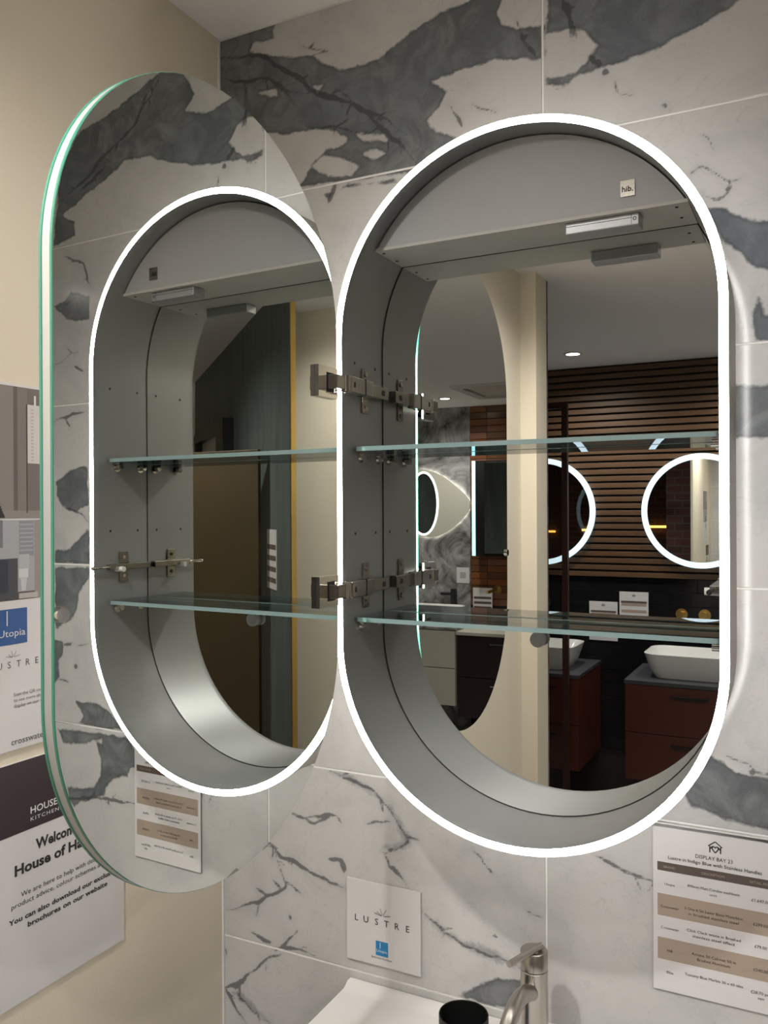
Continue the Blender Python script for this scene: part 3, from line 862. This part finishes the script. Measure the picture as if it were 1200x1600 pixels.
line(f2, 'sqm', .8150, .101, .0032, w=W_, align='CENTER')
hb = obj('table_header', slab(B(), f2, .6940, .8370, .2370, .2480, .0030, .0032), MAT['taupe'], t)
ctx(hb, MAT['tan'])
line(f2, 'BRAND', .7090, .2410, .0030, w=W_, align='CENTER')
line(f2, 'DESCRIPTION', .7610, .2410, .0030, w=W_, align='CENTER')
line(f2, 'RETAIL PRICE', .8160, .2410, .0030, w=W_, align='CENTER')
for za, zb in ((.1795, .2075), (.1240, .1515)):
    obj('table_row', slab(B(), f2, .6940, .8370, za, zb, .0030, .0032), MAT['tan'], t)

# ------------------------------------------------------------------ basin, tap, tumbler
BZT = -.018
t = thing('wash_basin', 'white ceramic wash basin with raised back rim, under the marble wall', 'basin', (.55, -.245, -.10))
bx0, bx1, by0, by1 = .242, .858, -.47, -.0015
nx, ny = 60, 46
V, F = [], []
for j in range(ny + 1):
    for i in range(nx + 1):
        x = bx0 + (bx1 - bx0) * i / nx; y = by0 + (by1 - by0) * j / ny
        du = max(0, min(1, (.245 - abs(x - .55)) / .05)); dv = max(0, min(1, (.130 - abs(y + .315)) / .05))
        s = (du * du * (3 - 2 * du)) * (dv * dv * (3 - 2 * dv))
        z = BZT - .105 * s
        if y > -.016:
            z += .006 * min(1, (y + .016) / .004)
        V.append((x, y, z + Z0))
n = len(V)
for j in range(ny):
    for i in range(nx):
        a = j * (nx + 1) + i
        F.append((a, a + 1, a + nx + 2, a + nx + 1))
rim = list(range(nx + 1)) + list(range(2 * nx + 1, n, nx + 1)) + list(range(n - 2, n - 2 - nx, -1)) + list(range(n - 1 - nx - (nx + 1), 0, -(nx + 1)))
for k in rim:
    V.append((V[k][0], V[k][1], BZT - .028 + Z0))
m = len(rim)
for k in range(m):
    F.append((rim[k], rim[(k + 1) % m], n + (k + 1) % m, n + k))
F.append(tuple(range(n + m - 1, n - 1, -1)))
me = bpy.data.meshes.new('bowl'); me.from_pydata(V, [], F); me.update()
obj('bowl', me, MAT['white'], t, True)
obj('waste', lathe(B(), [(0, BZT - .107), (.03, BZT - .107), (.032, BZT - .102), (.028, BZT - .098), (0, BZT - .097)], .55, -.315, 28), MAT['steel'], t, True)
v = thing('vanity_unit', 'indigo blue vanity unit carrying the white basin', 'vanity', (.55, -.24, -.62))
obj('body', bx(.248, .852, -.45, -.004, -.62, -.142), MAT['indigo'], v)
for za, zb in ((-.612, -.39), (-.383, -.160)):
    d = obj('drawer', bx(.250, .850, -.468, -.4505, za, zb, bev=.001), MAT['indigo'], v)
    obj('handle', tube(B(), [(.45, -.469, zb - .04), (.45, -.490, zb - .04), (.65, -.490, zb - .04), (.65, -.469, zb - .04)], .005, 12), MAT['steel'], d, True)

TX, TY, TR = .5515, -.070, .0176
t = thing('basin_tap', 'brushed stainless basin mixer tap with pin lever and curved spout', 'tap', (TX, TY, BZT))
obj('column', lathe(B(), [(0, BZT), (.022, BZT), (.022, BZT + .004), (TR, BZT + .005), (TR, .1075), (TR - .001, .1085), (0, .1085)], TX, TY), MAT['steel'], t, True)
obj('cap', lathe(B(), [(0, .1092), (TR - .001, .1092), (TR, .1100), (TR, .1315), (TR - .0012, .1330), (0, .1330)], TX, TY), MAT['steel'], t, True)
obj('lever', tube(B(), [(TX + .008, TY + .004, .1375), (TX - .0135, TY - .060, .1385)], .0042, 16), MAT['steel'], t, True)
obj('lever_pin', tube(B(), [(TX + .004, TY - .006, .132), (TX + .004, TY - .006, .1385)], .0036, 12), MAT['steel'], t, True)
sp = [(TX, TY - .012, .083), (TX, TY - .035, .094), (TX, TY - .060, .100), (TX, TY - .085, .098), (TX, TY - .107, .088), (TX, TY - .120, .072), (TX, TY - .124, .050)]
def smooth_pts(p, k=5):
    out = []
    for i in range(len(p) - 1):
        p0, p1, p2, p3 = p[max(0, i - 1)], p[i], p[i + 1], p[min(len(p) - 1, i + 2)]
        for j in range(k):
            u = j / k
            out.append(tuple(.5 * (2 * b + (c - a) * u + (2 * a - 5 * b + 4 * c - d) * u * u + (3 * b - a - 3 * c + d) * u ** 3) for a, b, c, d in zip(p0, p1, p2, p3)))
    return out + [p[-1]]
obj('spout', tube(B(), smooth_pts(sp), .0098, 18), MAT['steel'], t, True)

t = thing('tumbler', 'black round tumbler standing on the white basin left of the tap', 'tumbler', (.484, -.145, BZT))
# rests on the rear deck of the basin
obj('cup', lathe(B(), [(0, BZT + .0005), (.0285, BZT + .0005), (.0300, BZT + .002), (.0310, .0705), (.0305, .0718), (.0296, .0712), (.0288, .030), (0, .029)], .484, -.145, 48), MAT['black'], t, True)

# ------------------------------------------------------------------ showroom seen in the mirrors
struct(obj('wall_left_cladding', bx(-.112, NIB, -1.775, -1.7601, -Z0, CEIL), MAT['brick']))
YS = -3.60
wall_slat = struct(obj('wall_slatted', bx(-3, .95, YS - .10, YS, -Z0, CEIL), MAT['darkwall']))
struct(obj('wall_slat_return', bx(.85, .95, -5.0, YS - .10, -Z0, CEIL), MAT['beige']))
me0 = None
for k in range(31):
    za = .3375 + k * .0368
    if me0 is None:
        o = obj('slat', bx(-1.9, .95, YS, YS + .022, za, za + .0255, bev=.001), MAT['wood'], wall_slat)
        me0 = o
    else:
        c = me0.copy(); C.objects.link(c); c.location.z = k * .0368
        c.parent = wall_slat
TH, TW = .0715, .29
first = None
for r in range(13):
    z0 = .335 - (r + 1) * TH
    for c in range(-6, 4):
        x0 = .02 + c * TW + (r % 2) * TW / 2
        if x0 + TW < -1.8 or x0 + TW > .95:
            continue
        if first is None:
            first = obj('tile', bx(x0 + .0012, x0 + TW - .0012, YS, YS + .008, z0 + .0012, z0 + TH - .0012, bev=.0012), MAT['blacktile'], wall_slat)
            fx, fz = x0, z0
        else:
            o = first.copy(); C.objects.link(o); o.location = (x0 - fx, 0, z0 - fz); o.parent = wall_slat

fw = lambda x, y, z: frame_map((x, y, z), (-1, 0, 0), (0, 0, 1), (0, 1, 0))
for cx, lab in ((.333, 'round mirror with cool white LED ring above the fully visible basin'), (-.500, 'round mirror with cool white LED ring behind the bronze-framed screen')):
    t = thing('ring_mirror', lab, 'mirror', (cx, YS + .022, .69 - .295), 'round lit mirrors on the slatted wall')
    f = fw(cx, YS + .022, .69)
    obj('backing', prism(B(), circle(.262, 64), f, .0005, .022), MAT['black'], t)
    obj('mirror_disc', prism(B(), circle(.2655, 72), f, .022, .027), MAT['mirror'], t)
    obj('led_ring', ring_prism(B(), circle(.295, 72), circle(.266, 72), f, .014, .028), MAT['coolled'], t)

def vessel_basin(t, x0, x1, y0, y1, z0, h):
    cx, cy = (x0 + x1) / 2, (y0 + y1) / 2
    w, d = x1 - x0, y1 - y0
    bm = B()
    lv = [(.80, .72, 0), (.90, .85, .35 * h), (1.0, 1.0, h), (.975, .955, h), (.86, .80, .4 * h), (.74, .62, .14 * h)]
    rows = [[bm.verts.new((cx + u * sx, cy + v_ * sy, z0 + z + Z0)) for u, v_ in rrect(w, d, min(w, d) * .22, 6)] for sx, sy, z in lv]
    for a, b_ in zip(rows, rows[1:]):
        for i in range(len(a)):
            bm.faces.new([a[i], a[(i + 1) % len(a)], b_[(i + 1) % len(a)], b_[i]])
    bm.faces.new(rows[0][::-1]); bm.faces.new(rows[-1])
    return obj('bowl', bm, MAT['white'], t, True)

for x0, x1, w in ((.034, .80, 'fully visible in the cabinet mirror'), (-.95, -.185, 'half hidden behind the bronze-framed screen')):
    t = thing('wall_vanity', 'terracotta wall-hung vanity with slate top, ' + w, 'vanity', ((x0 + x1) / 2, YS + .25, -.595), 'terracotta vanities under the slatted wall')
    obj('body', bx(x0 + .004, x1 - .004, YS + .010, -3.130, -.595, -.137), MAT['redbrown'], t)
    for za, zb in ((-.593, -.37), (-.366, -.139)):
        d = obj('drawer', bx(x0 + .004, x1 - .004, -3.1295, -3.110, za, zb, bev=.001), MAT['redbrown'], t)
        hx = (x0 + .30) if x0 > 0 else (x1 - .20)
        obj('handle', bx(hx - .085, hx + .085, -3.109, -3.094, zb - .050, zb - .040), MAT['black'], d)
    obj('slate_top', bx(x0, x1, YS + .009, -3.105, -.1365, -.118, bev=.001), MAT['slate'], t)
for x0, x1, w in ((.105, .58, 'fully visible in the cabinet mirror'), (-.72, -.238, 'behind the bronze-framed screen')):
    t = thing('vessel_basin', 'white vessel basin on a slate top, ' + w, 'basin', ((x0 + x1) / 2, -3.34, -.118), 'white vessel basins on slate tops')
    vessel_basin(t, x0, x1, -3.50, -3.17, -.118, .118)
for x0, x1, z0, z1, lab in ((-.248, -.096, -.010, .201, 'lower of the two price cards on black tiles'), (-.086, .065, .050, .259, 'higher of the two price cards on black tiles')):
    t = thing('price_card', 'small white ' + lab, 'sign', ((x0 + x1) / 2, YS + .01, z0), 'price cards on the black tiles')
    f = frame_map((0, YS + .009, 0), (1, 0, 0), (0, 0, 1), (0, 1, 0))
    obj('sheet', slab(B(), f, x0, x1, z0, z1, 0, .002), MAT['paper'], t)
    bm = B()
    for i in range(4):
        slab(bm, f, x0 + .01, x1 - .01, z0 + .025 + i * .036, z0 + .041 + i * .036, .002, .0023)
    obj('table_rows', bm, MAT['tan'], t)
    obj('table_header', slab(B(), f, x0 + .008, x1 - .008, z1 - .060, z1 - .049, .002, .0024), MAT['taupe'], t)
    bm = B(); icon_house(bm, fw((x0 + x1) / 2, YS + .009, z1 - .020), 0, 0, .016, .0025)
    obj('emblem', bm, MAT['ink'], t)
for x in (.233, .346):
    t = thing('tap_knob', 'round brass wall tap control on the black tiles, %s' % ('next to the price cards' if x < .3 else 'nearer the cabinet rim'), 'tap', (x, YS + .008, .14), 'brass wall tap controls')
    obj('rose', tube(B(), [(x, YS + .008, .152), (x, YS + .013, .152)], .030, 28), MAT['gold'], t, True)
    obj('knob', tube(B(), [(x, YS + .013, .152), (x, YS + .045, .152)], [.018, .016], 24), MAT['gold'], t, True)
t = thing('wall_spout', 'black wall-mounted tap spout behind the bronze-framed screen', 'tap', (-.49, YS + .008, .17))
obj('rose', tube(B(), [(-.49, YS + .008, .185), (-.49, YS + .013, .185)], .028, 28), MAT['black'], t, True)
obj('spout', bx(-.508, -.472, -3.42, YS + .013, .178, .196, bev=.003), MAT['black'], t)

# bronze-framed shower screen
t = thing('shower_screen', 'tall glass screen in a dark bronze frame before the slatted wall', 'screen', (-.55, -2.6, -Z0))
for x0 in (-1.0, -.124):
    obj('post', bx(x0, x0 + .025, -2.612, -2.588, -Z0, 1.165), MAT['bronze'], t)
for za, zb in ((1.140, 1.165), (-Z0, -Z0 + .02)):
    obj('rail', bx(-.975, -.124, -2.612, -2.588, za, zb), MAT['bronze'], t)
obj('pane', bx(-.975, -.124, -2.604, -2.596, -Z0 + .02, 1.140), MAT['screen'], t)
# light bars on the brick wall of the neighbouring bay
for x0, x1, z, lab in ((-.54, -.38, .54, 'nearest the side wall'), (-1.16, -1.02, .506, 'in the middle of the brick wall'), (-1.62, -1.42, .49, 'farthest from the side wall')):
    t = thing('wall_light', 'amber light bar on the brick wall, ' + lab, 'lamp', ((x0 + x1) / 2, 0, z - .012), 'amber light bars')
    obj('mount', bx(x0 + .03, x1 - .03, -.012, -.0005, z - .010, z + .010), MAT['black'], t)
    obj('tube', tube(B(), [(x0, -.022, z), (x1, -.022, z)], .011, 14), MAT['warmlight'], t, True)

# far wall: grey marble slabs and brown glazed tiles
YW = -5.0
wall_far = struct(obj('wall_far', bx(.95, 4.6, YW - .1, YW, -Z0, CEIL), MAT['darkwall']))
for x0, x1 in ((1.872, 2.55), (2.553, 3.25)):
    obj('panel', bx(x0, x1, YW, YW + .012, -Z0, CEIL, bev=.001), MAT['swirl'], wall_far)
KP = .0495
fst = {}
for r in range(30):
    z0 = CEIL - (r + 1) * KP
    for c in range(4):
        x1 = 1.742 + .130 - c * .252 if c == 0 else 1.742 - (c - 1) * .252
        x0 = 1.742 if c == 0 else x1 - .252
        x0 = max(x0, .952)
        m = random.choice(MAT['kitkat'])
        key = (round(x1 - x0, 3), m.name)
        if key not in fst:
            o = obj('tile', bx(x0 + .0015, x1 - .0015, YW, YW + .010, z0 + .002, z0 + KP - .002, bev=.001), m, wall_far)
            fst[key] = (o, x0, z0)
        else:
            p, fx, fz = fst[key]
            o = p.copy(); C.objects.link(o); o.location = (x0 - fx, 0, z0 - fz); o.parent = wall_far

pts = [(2.258, 1.016), (2.16, .992), (2.076, .954), (1.98, .885), (1.898, .811), (1.862, .745), (1.898, .665), (1.985, .581), (2.07, .527), (2.156, .497), (2.287, .512), (2.42, .575), (2.52, .70), (2.53, .83), (2.45, .95), (2.35, 1.005)]
t = thing('pebble_mirror', 'pebble-shaped backlit mirror glowing on the grey swirl marble', 'mirror', (2.2, YW + .012, .497))
f = frame_map((0, YW + .012, 0), (1, 0, 0), (0, 0, 1), (0, 1, 0))
sc_ = lambda k: [(2.2 + (x - 2.2) * k, .755 + (z - .755) * k) for x, z in [(a, b) for a, b, _ in smooth_pts([(x, z, 0) for x, z in pts + pts[:1]], 4)[:-1]]]
MAT['glow'] = mat('soft_white_ring', (1, 1, 1), .4, emit=(1, .97, .88), strength=1.6)
MAT['halo'] = mat('white_halo_led', (1, 1, 1), .4, emit=(1, .97, .9), strength=9.0)
obj('halo_strip', prism(B(), sc_(.95), f, .0005, .018), MAT['halo'], t)
obj('frame', prism(B(), sc_(1.0), f, .021, .030), MAT['cream'], t)
obj('glass', prism(B(), circle(.105, 48, 2.235, .752, .228), f, .030, .033), MAT['mirror'], t)
obj('light_ring', ring_prism(B(), circle(.122, 48, 2.235, .752, .245), circle(.106, 48, 2.235, .752, .229), f, .030, .033), MAT['glow'], t)

t = thing('light_cabinet', 'black mirrored cabinet with cyan light strip on the brown tiled wall', 'cabinet', (1.66, YW + .08, .365))
obj('carcass', bx(1.50, 1.812, YW + .011, -4.862, .365, 1.06), MAT['black'], t)
obj('light_strip', bx(1.786, 1.812, -4.8615, -4.848, .367, 1.058, bev=.002), MAT['cyanled'], t)
obj('frame', bx(1.718, 1.7855, -4.8615, -4.850, .367, 1.058), MAT['black'], t)
obj('mirror_door', bx(1.502, 1.7175, -4.8615, -4.850, .385, 1.04), MAT['mirror'], t)

t = thing('drawer_vanity', 'cream lacquered vanity below the grey swirl marble', 'vanity', (2.09, -4.7, -.64))
obj('body', bx(1.785, 2.40, YW + .013, -4.42, -.64, -.120), MAT['cream'], t)
for za, zb in ((-.636, -.385), (-.380, -.124)):
    obj('drawer', bx(1.787, 2.398, -4.4195, -4.40, za, zb, bev=.002), MAT['cream'], t)
obj('stone_top', bx(1.78, 2.405, YW + .013, -4.395, -.1195, -.105), MAT['swirl'], t)
t = thing('trough_basin', 'long white basin on the cream vanity below the grey marble', 'basin', (2.09, -4.72, -.105))
vessel_basin(t, 1.87, 2.38, -4.94, -4.50, -.1045, .100)
t = thing('dark_vanity', 'dark plum vanity with pale top and chrome handle before brown tiles', 'vanity', (1.47, -4.7, -.71))
obj('body', bx(1.17, 1.77, YW + .012, -4.42, -.71, -.150), MAT['plum'], t)
for za, zb in ((-.706, -.435), (-.430, -.154)):
    d = obj('drawer', bx(1.172, 1.768, -4.4195, -4.40, za, zb, bev=.002), MAT['plum'], t)
    obj('handle', bx(1.36, 1.535, -4.3995, -4.385, zb - .050, zb - .041), MAT['chrome'], d)
obj('top', bx(1.165, 1.775, YW + .012, -4.39, -.1495, -.125, bev=.004), MAT['cream'], t)
fcard = frame_map((0, -4.955, 0), (1, 0, 0), (0, 0, 1), (0, 1, 0))
t = thing('price_card', 'white price card standing against the brown tiles on the plum vanity', 'sign', (1.767, -4.955, -.125))
obj('sheet', slab(B(), fcard, 1.693, 1.7745, -.1245, .125, 0, .003), MAT['paper'], t)
obj('sheet_back', slab(B(), fcard, 1.7750, 1.8415, -.100, .125, 0, .003), MAT['paper'], t)
bm = B()
for i in range(3):
    slab(bm, fcard, 1.700, 1.834, -.03 + i * .036, -.012 + i * .036, .003, .0034)
obj('table_rows', bm, MAT['taupe'], t)
t = thing('wall_card', 'small white card on the grey swirl marble beside the cyan light', 'sign', (1.93, YW + .012, .153))
fq = frame_map((0, YW + .012, 0), (1, 0, 0), (0, 0, 1), (0, 1, 0))
obj('sheet', slab(B(), fq, 1.881, 1.981, .153, .270, .0005, .003), MAT['paper'], t)
obj('grey_square', slab(B(), fq, 1.908, 1.954, .188, .234, .003, .0034), MAT['grey'], t)
t = thing('black_tap', 'black tall basin tap before the grey swirl marble', 'tap', (1.997, -4.965, -.105))
obj('column', bx(1.977, 2.018, -4.983, -4.945, -.105, .110, bev=.004), MAT['black'], t)
obj('spout', bx(2.019, 2.10, -4.980, -4.950, .060, .080, bev=.003), MAT['black'], t)
t = thing('gold_tap', 'brushed gold wall tap on the brown glazed tiles', 'tap', (1.663, YW + .01, .10))
obj('rose', tube(B(), [(1.663, YW + .0105, .112), (1.663, YW + .016, .112)], .030, 24), MAT['gold'], t, True)
obj('spout', tube(B(), [(1.663, YW + .016, .112), (1.668, YW + .10, .112), (1.69, YW + .18, .104)], .011, 14), MAT['gold'], t, True)
obj('lever', tube(B(), [(1.663, YW + .03, .112), (1.635, YW + .05, .140)], .005, 10), MAT['gold'], t, True)

# angled stone-clad wall, gold trim and what stands by it
dirv = Vector((.7560, -.6546, 0)); nrm = Vector((.6546, .7560, 0))
PA = Vector((1.346, -1.238, 0))
fa = frame_map(PA, dirv, (0, 0, 1), nrm)
wa = struct(obj('wall_angled', slab(B(), fa, .012, 2.50, -Z0, CEIL, -.014, 0), MAT['slategreen']))
struct(obj('trim_3', slab(B(), fa, 0, .012, -Z0, CEIL, -.014, .003), MAT['gold']))
t = thing('price_card', 'narrow white price card on the green-grey stone wall beside the gold trim', 'sign', tuple(PA + dirv * .31 + Vector((0, 0, .415))))
obj('sheet', slab(B(), fa, .232, .396, .417, .632, .0005, .003), MAT['paper'], t)
bm = B()
for i in range(4):
    slab(bm, fa, .242, .386, .440 + i * .040, .458 + i * .040, .003, .0034)
obj('table_rows', bm, MAT['taupe'], t)
t = thing('framed_panel', 'black-framed cream panel on the green-grey stone wall', 'panel', tuple(PA + dirv * 1.6 + Vector((0, 0, .3))))
for u0, u1, v0, v1 in ((1.13, 1.34, .30, 1.122), (2.10, 2.16, .30, 1.122)):
    obj('upright', slab(B(), fa, u0, u1, v0, v1, .0005, .05), MAT['black'], t)
obj('top_rail', slab(B(), fa, 1.34, 2.10, 1.075, 1.122, .0005, .05), MAT['black'], t)
obj('bottom_rail', slab(B(), fa, 1.34, 2.10, .30, .34, .0005, .05), MAT['black'], t)
obj('infill', slab(B(), fa, 1.34, 2.10, .34, 1.075, .0005, .012), MAT['cream'], t)
t = thing('display_board', 'tall dark brown display board standing before the green-grey stone wall', 'board', (1.86, -1.44, -Z0))
obj('leaf', bx(1.640, 2.08, -1.452, -1.435, -Z0 + .03, .925, bev=.002), MAT['brown'], t)
for xx in (1.76, 1.98):
    obj('foot', bx(xx - .02, xx + .02, -1.485, -1.36, -Z0, -Z0 + .03, bev=.003), MAT['black'], t)
struct(obj('wall_partition', bx(1.40, 1.80, -1.78, -1.70, -Z0, CEIL), MAT['beige']))

# ------------------------------------------------------------------ downlights and air vent in the ceiling
def downlight(x, y, label, watts):
    t = thing('downlight', label, 'lamp', (x, y, CEIL - .006), 'ceiling downlights')
    f = frame_map((x, y, CEIL), (1, 0, 0), (0, 1, 0), (0, 0, -1))
    obj('bezel', ring_prism(B(), circle(.045, 36), circle(.034, 36), f, 0, .006), MAT['white'], t)
    obj('lens', prism(B(), circle(.0335, 32), f, 0, .0025), MAT['lens'], t)
    ld = bpy.data.lights.new('downlight_beam', 'SPOT')
    ld.energy = watts
    ld.color = (1, .965, .925)
    ld.spot_size = math.radians(156)
    ld.spot_blend = .85
    ld.shadow_soft_size = .035
    lo = bpy.data.objects.new('downlight_beam', ld)
    C.objects.link(lo)
    lo.location = (x, y, Z0 + CEIL - .012)
    lo.parent = t
    lo.matrix_parent_inverse = Matrix.Translation(-t.location)
for x, y, lab, k in ((-.215, -3.138, 'round recessed downlight in the ceiling before the slatted wall', .45), (1.874, -4.462, 'round recessed downlight before the far grey marble wall', .55),
                     (2.13, -1.0, 'round recessed downlight to the right of the marble bay', .6), (.648, -3.176, 'round recessed downlight before the right end of the slatted wall', .4),
                     (.27, -.98, 'added unseen downlight brightening the marble bay, beside the cream wall', .58), (1.30, -1.35, 'added unseen downlight brightening the cream partition', .26), (.44, -1.36, 'added unseen downlight brightening the marble bay, before the brick-clad pillar', .14), (3.4, -3.6, 'round recessed downlight in the far right corner of the showroom', .5),  # bay, partition and pillar downlights are unseen, added as fill light
                     (-1.6, -2.2, 'round recessed downlight above the neighbouring bay', .45)):
    downlight(x, y, lab, DOWNLIGHT_W * k)
t = thing('ceiling_vent', 'square white ceiling air vent with recessed centre panel', 'vent', (1.35, -4.2, CEIL - .02))
f = frame_map((1.34, -4.22, CEIL), (1, 0, 0), (0, 1, 0), (0, 0, -1))
obj('frame', ring_prism(B(), R4(-.30, .30, -.30, .30), R4(-.24, .24, -.24, .24), f, 0, .018), MAT['white'], t)
obj('shadow_gap', ring_prism(B(), R4(-.24, .24, -.24, .24), R4(-.215, .215, -.215, .215), f, 0, .004), MAT['dark'], t)
obj('centre_panel', prism(B(), R4(-.215, .215, -.215, .215), f, 0, .014), MAT['white'], t)
